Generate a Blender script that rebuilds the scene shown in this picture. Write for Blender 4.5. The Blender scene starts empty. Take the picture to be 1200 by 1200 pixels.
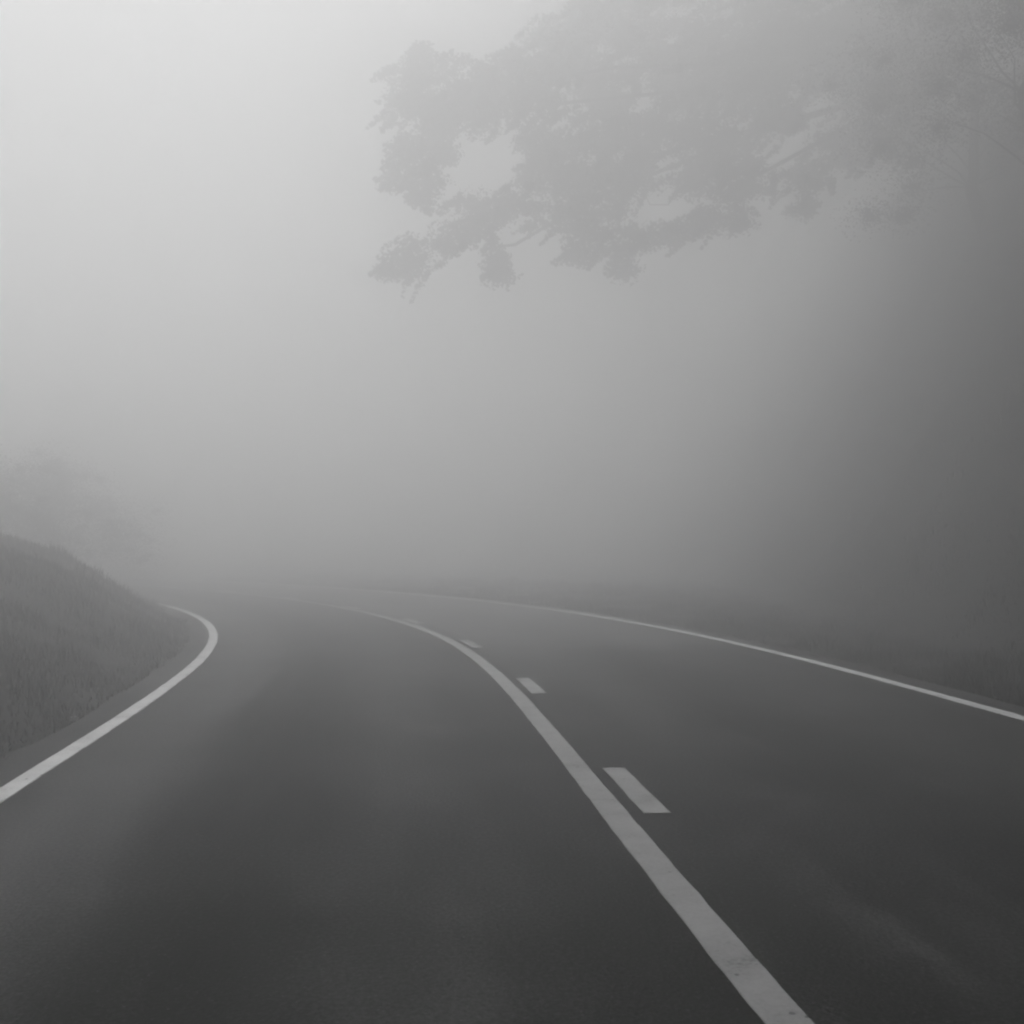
import bpy, math, random
import numpy as np

C = bpy.context.scene
random.seed(7)
RNG = np.random.default_rng(11)

# ---------------------------------------------------------------- camera, sky, sun, exposure
EYE = 1.4
cam_d = bpy.data.cameras.new('camera')
cam = bpy.data.objects.new('camera', cam_d)
C.collection.objects.link(cam)
cam.location = (0, 0, EYE)
PITCH = math.atan(36.8 / 1300)
cam.rotation_euler = (math.radians(90) + PITCH, 0, 0)
cam_d.angle = 2 * math.atan(600 / 1300)
cam_d.clip_start = 0.05
cam_d.clip_end = 2000
C.camera = cam

SUN_EL, SUN_AZ = math.radians(78), math.radians(-22)      # azimuth measured from +Y, left is negative
world = bpy.data.worlds.new('World')
C.world = world
world.use_nodes = True
wn, wl = world.node_tree.nodes, world.node_tree.links
wn.clear()
sky = wn.new('ShaderNodeTexSky')
sky.sky_type = 'NISHITA'
sky.sun_disc = False
sky.sun_elevation = SUN_EL
sky.sun_rotation = SUN_AZ
sky.dust_density = 6.0
sky.air_density = 1.0
bw = wn.new('ShaderNodeRGBToBW')                          # the photograph is black and white
bg = wn.new('ShaderNodeBackground')
bg.inputs['Strength'].default_value = 0.13
wo = wn.new('ShaderNodeOutputWorld')
wl.new(sky.outputs[0], bw.inputs[0])
wl.new(bw.outputs[0], bg.inputs[0])
wl.new(bg.outputs[0], wo.inputs[0])

sun_d = bpy.data.lights.new('sun', 'SUN')
sun_d.energy = 1.0
sun_d.angle = math.radians(60)                            # overcast
sun_d.color = (1, 1, 1)
sun = bpy.data.objects.new('sun', sun_d)
C.collection.objects.link(sun)
sun.rotation_euler = (math.radians(90) - SUN_EL, 0, math.pi - SUN_AZ)
sun.location = (-30, 40, 60)

vs = C.view_settings
vs.view_transform = 'Standard'
vs.look = 'None'
vs.gamma = 1
vs.use_curve_mapping = False
vs.exposure = 0.26
FOG_DENSITY = 0.064
FOG_TOP = 27.5

cy = C.cycles
cy.filter_width = 2.3                                     # the soft rendering of a small lens in fog
cy.use_denoising = True
try:
    cy.denoiser = 'OPENIMAGEDENOISE'
except Exception:
    pass
cy.max_bounces = 14
cy.diffuse_bounces = 2
cy.glossy_bounces = 2
cy.transmission_bounces = 2
cy.transparent_max_bounces = 4
cy.volume_bounces = 12
cy.caustics_reflective = False
cy.caustics_refractive = False


# ---------------------------------------------------------------- helpers
def link(name, verts, faces, mat=None, parent=None, smooth=False, uv=None):
    """One mesh object from arrays. faces: (n,3) or (n,4) int array or list."""
    me = bpy.data.meshes.new(name)
    verts = np.asarray(verts, np.float32)
    if isinstance(faces, np.ndarray):
        n, k = faces.shape
        me.vertices.add(len(verts))
        me.vertices.foreach_set('co', verts.ravel())
        me.loops.add(n * k)
        me.loops.foreach_set('vertex_index', faces.astype(np.int32).ravel())
        me.polygons.add(n)
        me.polygons.foreach_set('loop_start', np.arange(0, n * k, k, dtype=np.int32))
        me.update(calc_edges=True)
    else:
        me.from_pydata(verts.tolist(), [], faces)
        me.update()
    if uv is not None:
        ul = me.uv_layers.new(name='UVMap')
        idx = np.empty(len(me.loops), np.int32)
        me.loops.foreach_get('vertex_index', idx)
        ul.data.foreach_set('uv', np.asarray(uv, np.float32)[idx].ravel())
    if smooth:
        me.polygons.foreach_set('use_smooth', np.ones(len(me.polygons), bool))
    me.validate()
    if mat:
        me.materials.append(mat)
    o = bpy.data.objects.new(name, me)
    C.collection.objects.link(o)
    if parent:
        o.parent = parent
    return o


def empty(name, loc):
    o = bpy.data.objects.new(name, None)
    o.empty_display_size = 0.3
    o.location = loc
    C.collection.objects.link(o)
    return o


def tag(o, label=None, cat=None, group=None, kind=None):
    for k, v in (('label', label), ('category', cat), ('group', group), ('kind', kind)):
        if v:
            o[k] = v
    return o


class Mesh:
    """Collects tubes into one mesh."""
    def __init__(self):
        self.v, self.f, self.n = [], [], 0

    def tube(self, pts, rad, sides=7):
        pts = np.asarray(pts, float)
        m = len(pts)
        base = self.n
        t = np.gradient(pts, axis=0)
        t /= np.linalg.norm(t, axis=1)[:, None] + 1e-9
        ref = np.array([0.31, 0.92, 0.23])
        a = np.cross(t, ref)
        a /= np.linalg.norm(a, axis=1)[:, None] + 1e-9
        b = np.cross(t, a)
        ang = np.arange(sides) * 2 * math.pi / sides
        for i in range(m):
            ring = pts[i] + rad[i] * (np.cos(ang)[:, None] * a[i] + np.sin(ang)[:, None] * b[i])
            self.v.append(ring)
        for i in range(m - 1):
            for k in range(sides):
                k2 = (k + 1) % sides
                self.f.append((base + i * sides + k, base + i * sides + k2,
                               base + (i + 1) * sides + k2, base + (i + 1) * sides + k))
        self.n += m * sides

    def build(self, name, mat, parent=None):
        return link(name, np.concatenate(self.v), np.array(self.f, np.int32), mat, parent, True)


def vnoise(x, y, seed=0):
    """Smooth value noise on arrays."""
    def h(i, j):
        n = np.sin(i * 127.1 + j * 311.7 + seed * 74.7) * 43758.5453
        return n - np.floor(n)
    xi, yi = np.floor(x), np.floor(y)
    fx, fy = x - xi, y - yi
    fx, fy = fx * fx * (3 - 2 * fx), fy * fy * (3 - 2 * fy)
    return ((h(xi, yi) * (1 - fx) + h(xi + 1, yi) * fx) * (1 - fy)
            + (h(xi, yi + 1) * (1 - fx) + h(xi + 1, yi + 1) * fx) * fy)


def node_mat(name):
    m = bpy.data.materials.new(name)
    m.use_nodes = True
    nt = m.node_tree
    return m, nt.nodes, nt.links, nt.nodes['Principled BSDF']


def grey(v):
    return (v, v, v, 1)


def noise(nodes, links, vec, scale, detail=4.0, rough=0.55):
    n = nodes.new('ShaderNodeTexNoise')
    n.inputs['Scale'].default_value = scale
    n.inputs['Detail'].default_value = detail
    n.inputs['Roughness'].default_value = rough
    if vec is not None:
        links.new(vec, n.inputs['Vector'])
    return n.outputs['Fac']


def ramp(nodes, links, fac, stops):
    r = nodes.new('ShaderNodeValToRGB')
    e = r.color_ramp.elements
    while len(e) < len(stops):
        e.new(0.5)
    for i, (p, v) in enumerate(stops):
        e[i].position = p
        e[i].color = grey(v)
    links.new(fac, r.inputs['Fac'])
    return r.outputs['Color']


def math_n(nodes, links, op, a, b=None, clamp=False):
    n = nodes.new('ShaderNodeMath')
    n.operation = op
    n.use_clamp = clamp
    for i, q in enumerate((a, b)):
        if q is None:
            continue
        if isinstance(q, (int, float)):
            n.inputs[i].default_value = q
        else:
            links.new(q, n.inputs[i])
    return n.outputs[0]


def maprange(nodes, links, val, a, b, c=0.0, d=1.0):
    n = nodes.new('ShaderNodeMapRange')
    n.interpolation_type = 'SMOOTHSTEP'
    links.new(val, n.inputs['Value'])
    for k, v in (('From Min', a), ('From Max', b), ('To Min', c), ('To Max', d)):
        n.inputs[k].default_value = v
    return n.outputs['Result']


# ---------------------------------------------------------------- the course of the road
KN = np.array([-60, -14, -7, 0, 5, 10, 14, 18, 22, 26, 30, 35, 42, 60, 75, 95, 130.])
KV = np.array([0, 0, -.010, -.0182, -.0053, .0085, .0196, .0255, .0247, .0221, .0208, .0209, .0226, .0260, .018, 0, 0])
DS = 0.1
SS = np.arange(-600, 1200) * DS
I0 = 600
_k = np.interp(SS, KN, KV)
TH = np.cumsum(_k) * DS
TH += 0.1663 - TH[I0]
CX = np.cumsum(-np.sin(TH)) * DS
CY = np.cumsum(np.cos(TH)) * DS
CX += 1.2757 - CX[I0]
CY -= CY[I0]
NX, NY = np.cos(TH), np.sin(TH)
W_LEFT, W_RIGHT = 3.314, 3.868                            # lane widths either side of the solid line
PAVE_L, PAVE_R = W_LEFT + 0.36, W_RIGHT + 0.38


def road_xy(s, off):
    s = np.asarray(s, float)
    x = np.interp(s, SS, CX) + np.interp(s, SS, NX) * off
    y = np.interp(s, SS, CY) + np.interp(s, SS, NY) * off
    return x, y


def road_coords(x, y):
    """Distance along and across the road of ground points."""
    x, y = np.asarray(x, float).ravel(), np.asarray(y, float).ravel()
    s, o = np.empty(len(x)), np.empty(len(x))
    cx, cyy = CX[::4], CY[::4]
    for a in range(0, len(x), 4000):
        b = slice(a, a + 4000)
        d = (x[b, None] - cx) ** 2 + (y[b, None] - cyy) ** 2
        i = d.argmin(1) * 4
        s[b] = SS[i]
        o[b] = (x[b] - CX[i]) * NX[i] + (y[b] - CY[i]) * NY[i]
        far = np.sqrt(d.min(1))
        o[b] = np.where(far > np.abs(o[b]) + 0.3, np.sign(o[b] + 1e-6) * far, o[b])
    return s, o


def ground_z(x, y):
    """Height of the ground: flat under the road, a bank on the left, a rising wooded slope on the right."""
    shp = np.shape(x)
    x, y = np.asarray(x, float).ravel(), np.asarray(y, float).ravel()
    s, o = road_coords(x, y)
    t = np.maximum(-o - PAVE_L - 0.05, 0)
    bank = 0.50 * np.minimum(t, 2.0) ** 1.15 + .30 * np.maximum(t - 2.0, 0)
    zl = 7.0 * (1 - np.exp(-bank / 7.0))
    # right: a steep cutting that runs on straight where the road bends away to the left
    r = np.maximum(np.minimum(o - PAVE_R - 1.0, x - 5.55 - .042 * y), 0)
    cut = 1.9 * r * r / (r + 1.2)
    zr = cut / (1 + (cut / 24.0) ** 6) ** (1 / 6)
    bump = (vnoise(x * .45, y * .45, 3) - .5) * .55 + (vnoise(x * .16, y * .16, 8) - .5) * np.clip(r / 3, 0, 1) * .5 + (vnoise(x * 1.7, y * 1.7, 5) - .5) * .10
    edge = np.clip((np.maximum(t, r)) / 1.5, 0, 1)
    z = -0.06 + zl + zr + bump * edge
    return z.reshape(shp)


# ---------------------------------------------------------------- materials
def make_asphalt():
    m, n, l, p = node_mat('asphalt')
    uv = n.new('ShaderNodeUVMap').outputs['UV']            # u = metres across, v = metres along
    sep = n.new('ShaderNodeSeparateXYZ')
    l.new(uv, sep.inputs[0])
    u, v = sep.outputs['X'], sep.outputs['Y']
    tc = n.new('ShaderNodeTexCoord').outputs['Object']
    st = n.new('ShaderNodeMapping')                        # stretched along the road
    st.inputs['Scale'].default_value = (1.6, 0.16, 1)
    l.new(uv, st.inputs['Vector'])
    wob = noise(n, l, st.outputs[0], 0.9, 3)
    uw = math_n(n, l, 'ADD', u, math_n(n, l, 'MULTIPLY', math_n(n, l, 'SUBTRACT', wob, .5), .55))

    def band(c, w, amt):                                   # a worn or tarred strip along the lane
        d = math_n(n, l, 'ABSOLUTE', math_n(n, l, 'SUBTRACT', uw, c))
        return maprange(n, l, d, 0, w, amt, 0)
    parts = [band(-2.75, .70, .040), band(-1.92, .62, -.020), band(-1.05, .60, .016), band(-.16, .16, -.010),
             band(.75, .55, .010), band(1.7, .6, -.014), band(2.7, .7, .013), band(3.5, .45, -.010)]
    val = None
    for b in parts:
        val = b if val is None else math_n(n, l, 'ADD', val, b)
    # an older, paler length of the far lane beyond a ragged joint
    vw = math_n(n, l, 'ADD', v, math_n(n, l, 'MULTIPLY', math_n(n, l, 'SUBTRACT', noise(n, l, tc, 1.1, 4), .5), 1.6))
    old = math_n(n, l, 'MULTIPLY', maprange(n, l, vw, 14.1, 15.6), maprange(n, l, u, .28, .34))
    val = math_n(n, l, 'ADD', val, math_n(n, l, 'MULTIPLY', old, .050))
    # tar-dark blotch in the near lane
    blot = math_n(n, l, 'MULTIPLY',
                  maprange(n, l, math_n(n, l, 'ABSOLUTE', math_n(n, l, 'SUBTRACT', vw, 9.6)), .2, 1.1, 1, 0),
                  maprange(n, l, math_n(n, l, 'ABSOLUTE', math_n(n, l, 'SUBTRACT', uw, -2.0)), .2, .8, 1, 0))
    val = math_n(n, l, 'SUBTRACT', val, math_n(n, l, 'MULTIPLY', blot, .022))
    mott = noise(n, l, st.outputs[0], 2.2, 5)
    val = math_n(n, l, 'ADD', val, math_n(n, l, 'MULTIPLY', math_n(n, l, 'SUBTRACT', mott, .5), .120))
    fine = noise(n, l, tc, 48, 4, .8)
    val = math_n(n, l, 'ADD', val, math_n(n, l, 'MULTIPLY', math_n(n, l, 'SUBTRACT', fine, .5), .300))
    wide = noise(n, l, tc, .55, 4, .6)
    val = math_n(n, l, 'ADD', val, math_n(n, l, 'MULTIPLY', math_n(n, l, 'SUBTRACT', wide, .5), .100))
    vor = n.new('ShaderNodeTexVoronoi')
    vor.inputs['Scale'].default_value = 70
    l.new(tc, vor.inputs['Vector'])
    vor2 = n.new('ShaderNodeTexVoronoi')                  # odd pale chippings
    vor2.inputs['Scale'].default_value = 22
    l.new(tc, vor2.inputs['Vector'])
    chip = maprange(n, l, vor2.outputs['Distance'], .05, .14, .08, 0)
    val = math_n(n, l, 'ADD', val, chip)
    val = math_n(n, l, 'MAXIMUM', math_n(n, l, 'ADD', val, .017), .002)
    comb = n.new('ShaderNodeCombineColor')
    for i in range(3):
        l.new(val, comb.inputs[i])
    l.new(comb.outputs[0], p.inputs['Base Color'])
    l.new(maprange(n, l, mott, .3, .7, .62, .82), p.inputs['Roughness'])
    p.inputs['Specular IOR Level'].default_value = .12
    bmp = n.new('ShaderNodeBump')
    bmp.inputs['Strength'].default_value = .5
    bmp.inputs['Distance'].default_value = .006
    hgt = math_n(n, l, 'ADD', vor.outputs['Distance'], math_n(n, l, 'MULTIPLY', fine, .6))
    l.new(hgt, bmp.inputs['Height'])
    l.new(bmp.outputs[0], p.inputs['Normal'])
    return m


def make_paint(name, base, wear):
    m, n, l, p = node_mat(name)
    tc = n.new('ShaderNodeTexCoord').outputs['Object']
    big = noise(n, l, tc, 3.5, 5, .6)
    fine = noise(n, l, tc, 60, 4, .7)
    mix = math_n(n, l, 'ADD', math_n(n, l, 'MULTIPLY', big, .55), math_n(n, l, 'MULTIPLY', fine, .45))
    col = ramp(n, l, mix, [(.36, base * .45), (.45, base * .85), (.60, base * 1.08)])
    vor = n.new('ShaderNodeTexVoronoi')
    vor.inputs['Scale'].default_value = 7.5
    l.new(tc, vor.inputs['Vector'])
    vw = math_n(n, l, 'ADD', vor.outputs['Distance'], math_n(n, l, 'MULTIPLY', fine, .10))
    hole = maprange(n, l, vw, .11, .15, 1, 0)             # chipped spots
    hole2 = maprange(n, l, mix, .36 + wear * .02, .30, 0, 1)
    h = math_n(n, l, 'MAXIMUM', hole, hole2, True)
    mx = n.new('ShaderNodeMix')
    mx.data_type = 'RGBA'
    l.new(h, mx.inputs['Factor'])
    l.new(col, mx.inputs['A'])
    mx.inputs['B'].default_value = grey(.07)
    l.new(mx.outputs['Result'], p.inputs['Base Color'])
    p.inputs['Roughness'].default_value = .7
    p.inputs['Specular IOR Level'].default_value = .3
    bmp = n.new('ShaderNodeBump')
    bmp.inputs['Strength'].default_value = .35
    bmp.inputs['Distance'].default_value = .004
    l.new(fine, bmp.inputs['Height'])
    l.new(bmp.outputs[0], p.inputs['Normal'])
    return m


def simple(name, lo, hi, scale, rough=.9, spec=.1, bump=.0):
    m, n, l, p = node_mat(name)
    tc = n.new('ShaderNodeTexCoord').outputs['Object']
    f = noise(n, l, tc, scale, 5, .6)
    l.new(ramp(n, l, f, [(.3, lo), (.7, hi)]), p.inputs['Base Color'])
    p.inputs['Roughness'].default_value = rough
    p.inputs['Specular IOR Level'].default_value = spec
    if bump:
        b = n.new('ShaderNodeBump')
        b.inputs['Strength'].default_value = .6
        b.inputs['Distance'].default_value = bump
        l.new(f, b.inputs['Height'])
        l.new(b.outputs[0], p.inputs['Normal'])
    return m


M_ASPH = make_asphalt()
M_EDGE = make_paint('edge_line_paint', .62, 0)
M_CENT = make_paint('centre_line_paint', .32, 1)
M_SOIL = simple('damp_soil', .019, .029, 6, .95, .1, .05)
M_LEAF = simple('leaf', .024, .034, .8, .8, .08)
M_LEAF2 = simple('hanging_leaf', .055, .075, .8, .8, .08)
M_BARK = simple('bark', .05, .10, 9, .9, .1, .03)
M_GRASS = simple('grass_blade', .018, .028, 1.2, .9, .05)
M_STONE = simple('stone', .16, .30, 12, .85, .2, .01)

# ---------------------------------------------------------------- ground
def axis(lo, hi, fine_lo, fine_hi, fine, coarse):
    return np.unique(np.concatenate([np.arange(lo, fine_lo, coarse), np.arange(fine_lo, fine_hi, fine),
                                     np.arange(fine_hi, hi + .1, coarse)]))


gx = axis(-160, 160, -32, 24, .4, 4)
gy = axis(-100, 220, -10, 60, .4, 4)
GX, GY = np.meshgrid(gx, gy)
GZ = ground_z(GX, GY)
nx, ny = len(gx), len(gy)
ii = (np.arange(ny - 1)[:, None] * nx + np.arange(nx - 1)[None]).ravel()
quads = np.stack([ii, ii + 1, ii + nx + 1, ii + nx], 1)
ground = link('ground', np.stack([GX.ravel(), GY.ravel(), GZ.ravel()], 1), quads, M_SOIL, smooth=True)
tag(ground, kind='structure')

# ---------------------------------------------------------------- road and its painted lines
rs = np.arange(-50, 100, .25)
offs = np.array([-PAVE_L - .04, -PAVE_L, -3.3, -2.2, -1.1, 0, 1.3, 2.6, 3.87, PAVE_R, PAVE_R + .04])
rv, ruv = [], []
for s in rs:
    jl = (vnoise(np.array([s * 1.3]), np.array([.5]), 9)[0] - .5) * .14
    jr = (vnoise(np.array([s * 1.3]), np.array([7.5]), 9)[0] - .5) * .14
    for k, o in enumerate(offs):
        oo = o + (jl if k < 2 else jr if k > 8 else 0)
        x, y = road_xy(s, oo)
        rv.append((float(x), float(y), -.12 if k in (0, len(offs) - 1) else 0.0))
        ruv.append((oo, s))
no = len(offs)
rf = np.array([(i * no + k, i * no + k + 1, (i + 1) * no + k + 1, (i + 1) * no + k)
               for i in range(len(rs) - 1) for k in range(no - 1)], np.int32)
road = link('road', rv, rf, M_ASPH, uv=ruv)
tag(road, kind='structure')


def stripe(name, s0, s1, o0, o1, mat, seed=0, step=.08):
    """A strip of thermoplastic paint 4 mm thick with slightly ragged edges."""
    s = np.linspace(s0, s1, max(3, int((s1 - s0) / step)))
    j0 = (vnoise(s * 6, s * 0 + 1, seed) - .5) * .007 + (vnoise(s * 1.1, s * 0 + 2, seed) - .5) * .004
    j1 = (vnoise(s * 6, s * 0 + 3, seed) - .5) * .007 + (vnoise(s * 1.1, s * 0 + 2, seed) - .5) * .004
    rows = []
    for off, z in ((o0 + j0, -.002), (o0 + j0 + .003, .004), (o1 + j1 - .003, .004), (o1 + j1, -.002)):
        x, y = road_xy(s, off)
        rows.append(np.stack([x, y, np.full(len(s), z)], 1))
    v = np.stack(rows, 1).reshape(-1, 3)
    n = len(s)
    f = [(i * 4 + k, i * 4 + k + 1, i * 4 + k + 5, i * 4 + k + 4) for i in range(n - 1) for k in range(3)]
    f += [(3, 2, 1, 0), tuple((n - 1) * 4 + k for k in range(4))]
    return link(name, v, f, mat, road)


stripe('centre_line', -20, 70, -.076, .072, M_CENT, 1)['label'] = 'worn solid white centre line'
stripe('edge_line', -20, 70, -W_LEFT - .065, -W_LEFT + .065, M_EDGE, 2)['label'] = 'bright white edge line along the left bank'
stripe('edge_line', -20, 70, W_RIGHT - .065, W_RIGHT + .065, M_EDGE, 3)['label'] = 'white edge line along the right verge'
for k in range(-3, 9):
    s0 = 5.86 + k * 4.62
    stripe('lane_dash', s0 - .04, s0 + 1.12, .150, .292, M_CENT, 10 + k)


# ---------------------------------------------------------------- plants
def leaf_cloud(centers, radii, counts, size, rng, soft=False):
    """Many small leaf-shaped diamonds spread through the ellipsoids; returns verts, faces."""
    P = []
    for c, r, n in zip(centers, radii, counts):
        d = rng.normal(size=(n, 3))
        d /= np.linalg.norm(d, axis=1)[:, None]
        q = np.minimum(np.abs(rng.normal(size=n)) * .60, 1.0 + .12 * rng.random(n)) if soft else rng.random(n) ** .45   # soft: thins out towards the rim
        P.append(np.asarray(c) + d * q[:, None] * np.asarray(r))
    P = np.concatenate(P)
    n = len(P)
    a = rng.normal(size=(n, 3))
    a[:, 2] = a[:, 2] * .6 - .35                            # leaf tips hang a little
    a /= np.linalg.norm(a, axis=1)[:, None]
    b = np.cross(a, rng.normal(size=(n, 3)))
    b /= np.linalg.norm(b, axis=1)[:, None] + 1e-9
    L = (size * (.6 + .8 * rng.random(n)))[:, None]
    w = L * .30
    bow = np.cross(a, b) * L * .10
    v = np.stack([P - a * L * .5, P + b * w + bow, P + a * L * .5, P - b * w + bow], 1).reshape(-1, 3)
    k = np.arange(n)[:, None] * 4
    # two triangles folded at the midrib
    f = np.concatenate([k + np.array([0, 1, 2]), k + np.array([0, 2, 3])])
    return v, f.astype(np.int32)


def limb(p0, p1, sag, rng, n=7, wig=.12):
    p0, p1 = np.asarray(p0, float), np.asarray(p1, float)
    t = np.linspace(0, 1, n)[:, None]
    pts = p0 + (p1 - p0) * t
    L = np.linalg.norm(p1 - p0)
    pts[1:-1] += rng.normal(size=(n - 2, 3)) * wig * L / n
    pts[:, 2] += (np.sin(t * math.pi) * sag * L)[:, 0]
    return pts


def make_tree(name, x, y, h, crown_r, crown_lo, leaves, size, rng, label, group, lean=(0, 0), trunk_r=.2, clumps=16):
    z = float(ground_z(np.array([x]), np.array([y]))[0])
    root = empty(name, (x, y, z))
    tag(root, label, 'tree', group)
    top = np.array([lean[0], lean[1], h * .86])
    m = Mesh()
    pts = limb((0, 0, -.3), top, 0, rng, 9, .25)
    rad = trunk_r * (1 - .82 * np.linspace(0, 1, 9))
    rad[0] *= 1.5
    m.tube(pts, rad, 9)
    m.build('trunk', M_BARK, root)
    mb = Mesh()
    cs, rr, ct = [], [], []
    for k in range(clumps):
        f = (k + .5) / clumps
        zz = crown_lo + (h - crown_lo) * f
        i = min(8, int(zz / (h * .86) * 8))
        base = pts[max(1, i - 1)]
        prof = math.sin(min(1, .16 + f * .95) * math.pi) ** .6
        ang = k * 2.4 + rng.random() * .8
        rr_ = crown_r * prof * (.45 + .5 * rng.random())
        c = np.array([pts[i][0] + math.cos(ang) * rr_, pts[i][1] + math.sin(ang) * rr_, zz])
        mb.tube(limb(base, c, .06, rng, 6), np.linspace(.032, .008, 6) * (trunk_r / .2), 5)
        for q in range(3):
            d = rng.normal(size=3) * np.array([.45, .45, .28]) * crown_r * .5
            cs.append(c + d)
            s = crown_r * (.24 + .16 * rng.random())
            rr.append((s, s, s * .7))
            ct.append(leaves // (clumps * 3))
    mb.build('branches', M_BARK, root)
    v, f = leaf_cloud(cs, rr, ct, size, rng, True)
    link('crown', v, f, M_LEAF, root)
    return root


def make_shrub(name, x, y, h, r, leaves, size, rng, label, group):
    z = float(ground_z(np.array([x]), np.array([y]))[0])
    root = empty(name, (x, y, z))
    tag(root, label, 'plant', group)
    m = Mesh()
    cs, rr, ct = [], [], []
    for k in range(8):
        a = k * 2.4 + rng.random()
        q = r * (.2 + .6 * rng.random())
        tip = np.array([math.cos(a) * q, math.sin(a) * q, h * (.35 + .5 * rng.random())])
        m.tube(limb((math.cos(a) * .08, math.sin(a) * .08, -.15), tip, .05, rng, 5), np.linspace(.03, .008, 5), 5)
        cs.append(tip)
        s = r * (.38 + .2 * rng.random())
        rr.append((s, s, h * .30))
        ct.append(leaves // 8)
    m.build('stems', M_BARK, root)
    v, f = leaf_cloud(cs, rr, ct, size, rng, True)
    link('foliage', v, f, M_LEAF, root)
    return root


# the large tree that reaches over the far lane; its crown is laid out in metres in the plane facing the road
def crown_point(px, py, depth):
    return np.array([(px - 600) / 1300 * depth, depth, EYE + (636.8 - py) / 1300 * depth])


BASE = np.array([17.6, 41.5, 0.0])
BASE[2] = float(ground_z(np.array([BASE[0]]), np.array([BASE[1]]))[0])
rng = np.random.default_rng(5)
big = empty('overhanging_tree', BASE)
tag(big, 'big spreading tree on the right slope whose leafy boughs hang over the road', 'tree')
# bough: list of clumps as (px, py, half width, half height) of the silhouette seen from the road, about 38 m away
BOUGHS = [
    (27.0, [(640, 62, 50, 34), (590, 92, 46, 30), (540, 96, 42, 30), (490, 82, 36, 34), (468, 112, 22, 30), (560, 128, 40, 22),
            (620, 105, 46, 34), (505, 125, 36, 26)]),
    (26.4, [(565, 122, 14, 8), (525, 138, 12, 8), (518, 168, 24, 15), (500, 158, 30, 20), (476, 180, 28, 20), (466, 204, 24, 16), (490, 232, 16, 16), (505, 205, 18, 14)]),
    (26.8, [(575, 252, 30, 15), (552, 236, 24, 12), (548, 268, 32, 18), (515, 286, 34, 18), (485, 302, 30, 15), (463, 318, 22, 9), (580, 296, 12, 20),
            (585, 321, 10, 8), (612, 238, 30, 22)]),
    (27.6, [(650, 205, 44, 34), (630, 170, 30, 18), (690, 165, 48, 34), (700, 215, 44, 34), (660, 245, 34, 20), (690, 270, 24, 22),
            (680, 298, 12, 10)]),
    (28.4, [(740, 150, 46, 34), (800, 150, 50, 36), (740, 200, 34, 28), (845, 175, 44, 30), (820, 205, 36, 26), (728, 295, 20, 18),
            (730, 316, 12, 7), (760, 276, 30, 17), (790, 274, 26, 16), (830, 258, 38, 20), (868, 240, 30, 22), (715, 250, 18, 24),
            (880, 205, 36, 24)]),
    (29.2, [(700, 100, 50, 36), (680, 40, 56, 40), (730, 20, 60, 40), (770, 70, 40, 28), (820, 100, 46, 34), (820, 40, 60, 40),
            (880, 90, 50, 40), (900, 30, 60, 40), (900, 140, 46, 30)]),
    (30.2, [(940, 60, 60, 44), (1000, 40, 60, 44), (950, 205, 34, 16), (945, 238, 18, 10), (990, 170, 50, 22), (1050, 160, 60, 26),
            (1040, 90, 60, 40), (1100, 60, 60, 44), (1110, 140, 56, 30)]),
    (29.5, [(720, -30, 60, 34), (800, -40, 70, 40), (890, -40, 70, 40), (980, -40, 70, 40), (1070, -30, 70, 40), (860, -75, 90, 30),
            (980, -78, 90, 30)]),
]
mt = Mesh()
tpts = limb((0, 0, -.4), crown_point(1120, 20, 40.5) - BASE, 0, rng, 10, .2)
mt.tube(tpts, np.linspace(.30, .13, 10) * np.array([1.5] + [1.05] + [1] * 8), 11)
mt.build('trunk', M_BARK, big)
cs, rr, ct = [], [], []
for depth, cl in BOUGHS:
    depth *= 1.28
    mb = Mesh()
    pts = [crown_point(px, py, depth + rng.normal() * .5) - BASE for px, py, _, _ in cl]
    order = sorted(range(len(cl)), key=lambda i: -pts[i][0])
    first = pts[order[0]]
    start = tpts[int(np.clip(np.argmin(np.abs(tpts[:, 2] - (first[2] + .8))), 5, 9))]
    path = np.array([start, (start + first) / 2 + np.array([0, 0, .5])] + [pts[i] for i in order])
    for _ in range(2):                                     # the bough winds from spray to spray
        path[1:-1] = path[1:-1] * .6 + (path[:-2] + path[2:]) * .2
    mb.tube(path, .075 * (1 - np.linspace(0, 1, len(path))) ** 1.5 + .007, 7)
    for i, (px, py, w, h) in enumerate(cl):
        c = pts[i]
        u = depth / 1300
        W, Hh = w * u * 1.1, h * u * 1.1
        sub = max(6, int(W * Hh * 17))
        for q in range(sub):                               # leafy sprays that make the outline uneven
            d = rng.normal(size=3)
            d = d / np.linalg.norm(d) * rng.random() ** .5
            s = .26 + .22 * rng.random()
            cs.append(c + d * np.array([W, max(W, .7), Hh]) * .86)
            rr.append((s * 1.4, s * 1.4, s * .75))
            ct.append(85)
        for q in range(int(W * Hh * 11)):                  # drooping twigs strung with leaves, pointing outwards and down
            a = rng.random() * 2 * math.pi
            p0 = c + np.array([math.cos(a) * W, rng.normal() * W * .6, math.sin(a) * Hh]) * (.7 + .25 * rng.random())
            dirn = np.array([-.52 + .35 * math.cos(a), rng.normal() * .3, -.42 + rng.normal() * .22])
            ln = (.4 + .7 * rng.random())
            for e in range(7):
                cs.append(p0 + dirn * ln * e / 6 + np.array([0, 0, -.10 * ln * (e / 6) ** 2]))
                rr.append((.17 - .017 * e,) * 3)
                ct.append(13 - e)
    mb.build('bough', M_BARK, big)
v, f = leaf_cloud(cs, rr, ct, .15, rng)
link('crown', v, f, M_LEAF2, big)

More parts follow.
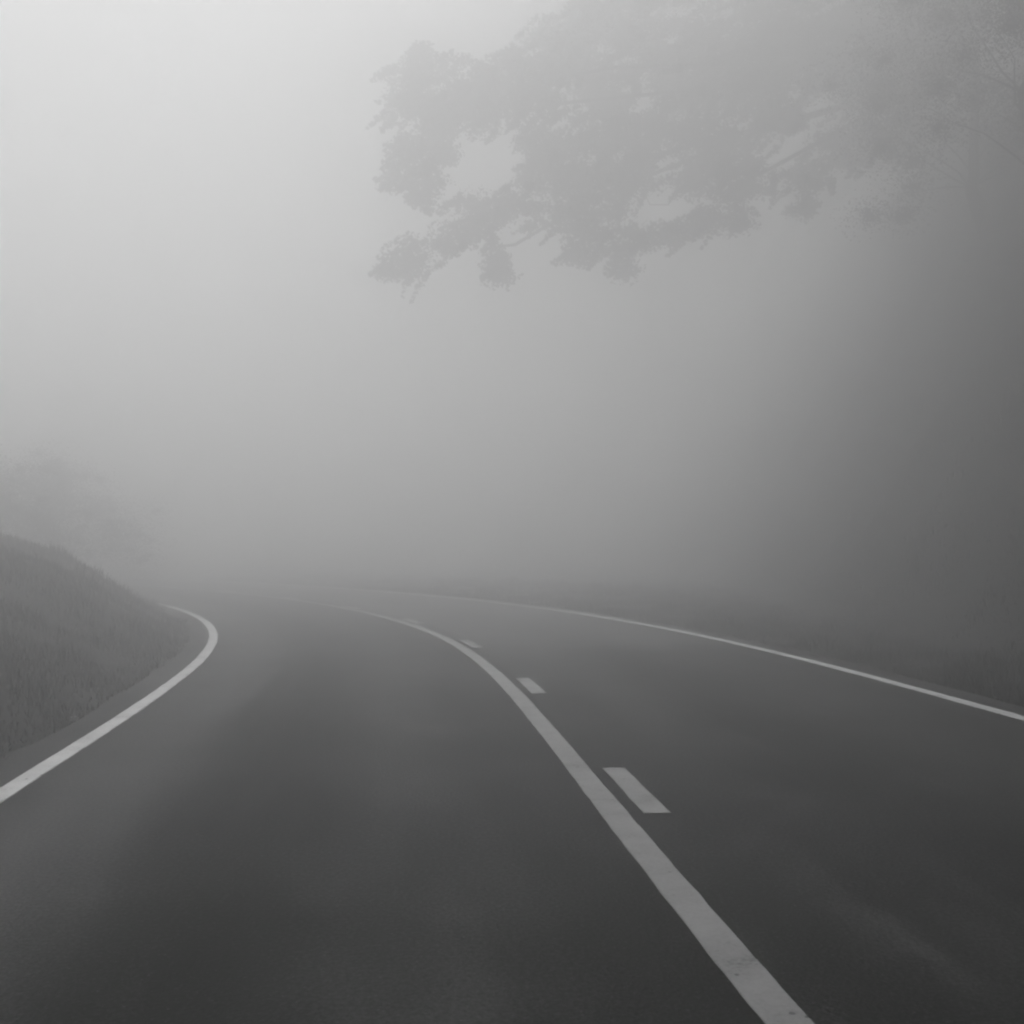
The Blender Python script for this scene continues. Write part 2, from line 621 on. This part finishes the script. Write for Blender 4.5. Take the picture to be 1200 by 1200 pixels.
# trees and shrubs that wall the right-hand side, each with its own crown
G_R = 'trees in the fog on the right slope'
rng = np.random.default_rng(21)
RIGHT_TREES = [
    # x, y, height, crown radius, crown bottom, leaves, leaf size, label
    (11.8, 19.0, 10.0, 3.2, 2.2, 90000, .05, 'nearest dark leafy tree on the steep right slope at the picture edge'),
    (12.0, 24.5, 10.0, 3.4, 2.2, 90000, .055, 'dense tree behind the nearest one on the steep right slope'),
    (13.4, 31.0, 9.0, 3.5, .4, 60000, .08, 'fog-greyed tree on the right slope just in front of the spreading tree'),
    (17.5, 41.0, 7.0, 3.7, .4, 20000, .14, 'faint grey tree on the right slope just beyond the spreading tree'),
]
for (x, y, h, r, lo, nl, sz, lab) in RIGHT_TREES:
    make_tree('forest_tree', x, y, h, r, lo, nl, sz, rng, lab, G_R, (rng.normal() * .4 - .3, rng.normal() * .4), .19, 24)
G_L = 'small trees above the left bank'
for (x, y, h, r, lab) in [
    (-16.4, 34.0, 3.2, 2.4, 'small fog-greyed tree at the far left above the bank'),
    (-16.0, 39.0, 4.0, 3.0, 'fainter small tree deeper in the fog above the left bank'),
]:
    make_tree('bank_tree', x, y, h, r, -.4, 70000, .06, rng, lab, G_L, (.1, 0), .09, 44)
# trees added mostly out of frame round the viewer to shade the near fog
G_B = 'trees added to shade the road and fog at the camera'
for (x, y, h, r, lo, lx, lab) in [
    (7.4, 2.0, 13.0, 5.0, 4.6, -2.4, 'shade tree added beside the camera on the right, its crown above the near lane'),
    (8.4, 7.0, 13.0, 4.6, 6.6, -4.2, 'shade tree added on right slope just ahead of the camera, crown above the far lane'),
    (7.2, -5.5, 13.0, 5.2, 3.6, -2.6, 'shade tree added just behind the camera on the right, its crown above the road'),
    (-6.2, -1.5, 15.0, 5.0, 6.4, 2.2, 'shade tree added on the left bank beside the camera, its crown above the near lane'),
    (-6.0, -9.0, 15.0, 5.2, 5.4, 2.4, 'shade tree added on the left bank behind the camera, its crown above the road'),
]:
    make_tree('added_shade_tree', x, y, h, r, lo, 30000, .28, rng, lab, G_B, (lx, -.6), .3, 20)

# ---------------------------------------------------------------- grass: uncountable, one object per side
def grass(name, s0, s1, o0, o1, n, hmin, hmax, label, rng, power=1.6):
    s = s0 + (s1 - s0) * rng.random(n) ** power
    o = o0 + (o1 - o0) * rng.random(n) ** 1.25
    x, y = road_xy(s, o)
    z = ground_z(x, y)
    cl = vnoise(x * 1.3, y * 1.3, 4)
    keep = rng.random(n) < np.clip(cl * 1.9 - .25, .08, 1)
    x, y, z, cl = x[keep], y[keep], z[keep], cl[keep]
    m = len(x)
    h = (hmin + (hmax - hmin) * rng.random(m)) * (.55 + .8 * cl)
    h *= 1 + 2.2 * np.clip(vnoise(x * 2.3, y * 2.3, 6) - .55, 0, 1) * 2
    a = rng.random(m) * 2 * math.pi
    lean = (rng.random(m) * .7 + .15) * h
    w = .003 + .005 * rng.random(m)
    dx, dy = np.cos(a), np.sin(a)
    B = np.stack([x, y, z - .02], 1)
    side = np.stack([-dy * w, dx * w, 0 * w], 1)
    mid = B + np.stack([dx * lean * .3, dy * lean * .3, h * .62], 1)
    tip = B + np.stack([dx * lean, dy * lean, h], 1)
    v = np.stack([B - side, B + side, mid + side * .8, mid - side * .8, tip], 1).reshape(-1, 3)
    k = np.arange(m)[:, None] * 5
    f = np.concatenate([k + np.array([0, 1, 2]), k + np.array([0, 2, 3]), k + np.array([3, 2, 4])])
    g = link(name, v, f.astype(np.int32), M_GRASS)
    tag(g, label, 'grass', kind='stuff')


grass('grass', 2, 45, -PAVE_L + .02, -12, 240000, .03, .12, 'dark damp grass covering the steep bank left of the road', np.random.default_rng(2))
grass('grass', 3, 45, PAVE_R - .02, 13, 320000, .03, .11, 'dark grass on the verge and the slope right of the road', np.random.default_rng(3))

# ---------------------------------------------------------------- loose stones at the pavement edges
rng = np.random.default_rng(8)
G_P = 'loose stones at the road edges'
for (s, o, r, lab) in [
    (9.3, -3.66, .035, 'small pale stone lying in the grass edge left of the white edge line'),
    (7.3, -3.60, .022, 'tiny pale stone on the pavement edge lower left'),
    (9.9, 4.42, .035, 'small pale stone on the verge beside the right edge line'),
]:
    x, y = road_xy(s, o)
    v, f = [], []
    for i in range(4):
        for k in range(7):
            a = k * 2 * math.pi / 7
            ph = math.radians((-25, 10, 40, 70)[i])
            q = r * (.8 + .4 * rng.random())
            v.append((math.cos(a) * math.cos(ph) * q * 1.3, math.sin(a) * math.cos(ph) * q, math.sin(ph) * q * .8))
    for i in range(3):
        for k in range(7):
            f.append((i * 7 + k, i * 7 + (k + 1) % 7, (i + 1) * 7 + (k + 1) % 7, (i + 1) * 7 + k))
    f += [tuple(range(21, 28)), tuple(reversed(range(7)))]
    st = link('stone', v, f, M_STONE)
    z = 0 if -PAVE_L < o < PAVE_R else float(ground_z(np.array([float(x)]), np.array([float(y)]))[0])
    st.location = (float(x), float(y), z + r * .25)
    tag(st, lab, 'stone', G_P)

# ---------------------------------------------------------------- grit washed to the edges of the pavement
rng = np.random.default_rng(14)
n = 2600
s = 3 + 24 * rng.random(n) ** 1.4
sd = np.where(rng.random(n) < .55, -1, 1)
o = np.where(sd < 0, -PAVE_L + np.abs(rng.normal(size=n)) * .10, PAVE_R - np.abs(rng.normal(size=n)) * .12)
x, y = road_xy(s, o)
a = .003 + .006 * rng.random(n) ** 2
tet = np.array([[1, 0, 0], [-.5, .87, 0], [-.5, -.87, 0], [.1, .1, 1.0]])
th = rng.random(n) * 6.28
co, si = np.cos(th)[:, None], np.sin(th)[:, None]
v = np.stack([x[:, None] + a[:, None] * (tet[:, 0] * co - tet[:, 1] * si),
              y[:, None] + a[:, None] * (tet[:, 0] * si + tet[:, 1] * co),
              .0005 + a[:, None] * tet[:, 2] * np.ones((n, 1))], 2).reshape(-1, 3)
k = np.arange(n)[:, None] * 4
f = np.concatenate([k + np.array(q) for q in ((0, 1, 3), (1, 2, 3), (2, 0, 3))])
tag(link('gravel', v, f.astype(np.int32), simple('grit', .06, .16, 20)),
    'fine loose grit along both edges of the pavement', 'gravel', kind='stuff')

# ---------------------------------------------------------------- fog
hz_lo, hz_hi = np.array([-161, -101, -1.2]), np.array([161, 221, FOG_TOP])
hv = [(x, y, z) for z in (hz_lo[2], hz_hi[2]) for y in (hz_lo[1], hz_hi[1]) for x in (hz_lo[0], hz_hi[0])]
hf = [(0, 2, 3, 1), (4, 5, 7, 6), (0, 1, 5, 4), (2, 6, 7, 3), (0, 4, 6, 2), (1, 3, 7, 5)]
hm = bpy.data.materials.new('haze')
hm.use_nodes = True
hn = hm.node_tree.nodes
hn.clear()
pv = hn.new('ShaderNodeVolumePrincipled')
pv.inputs['Color'].default_value = (.99, .99, .99, 1)
pv.inputs['Density'].default_value = FOG_DENSITY
pv.inputs['Anisotropy'].default_value = .82
ho = hn.new('ShaderNodeOutputMaterial')
hm.node_tree.links.new(pv.outputs[0], ho.inputs['Volume'])
haze = link('haze', hv, hf, hm)
tag(haze, 'thick pale fog filling the valley and swallowing the road', 'fog', kind='stuff')
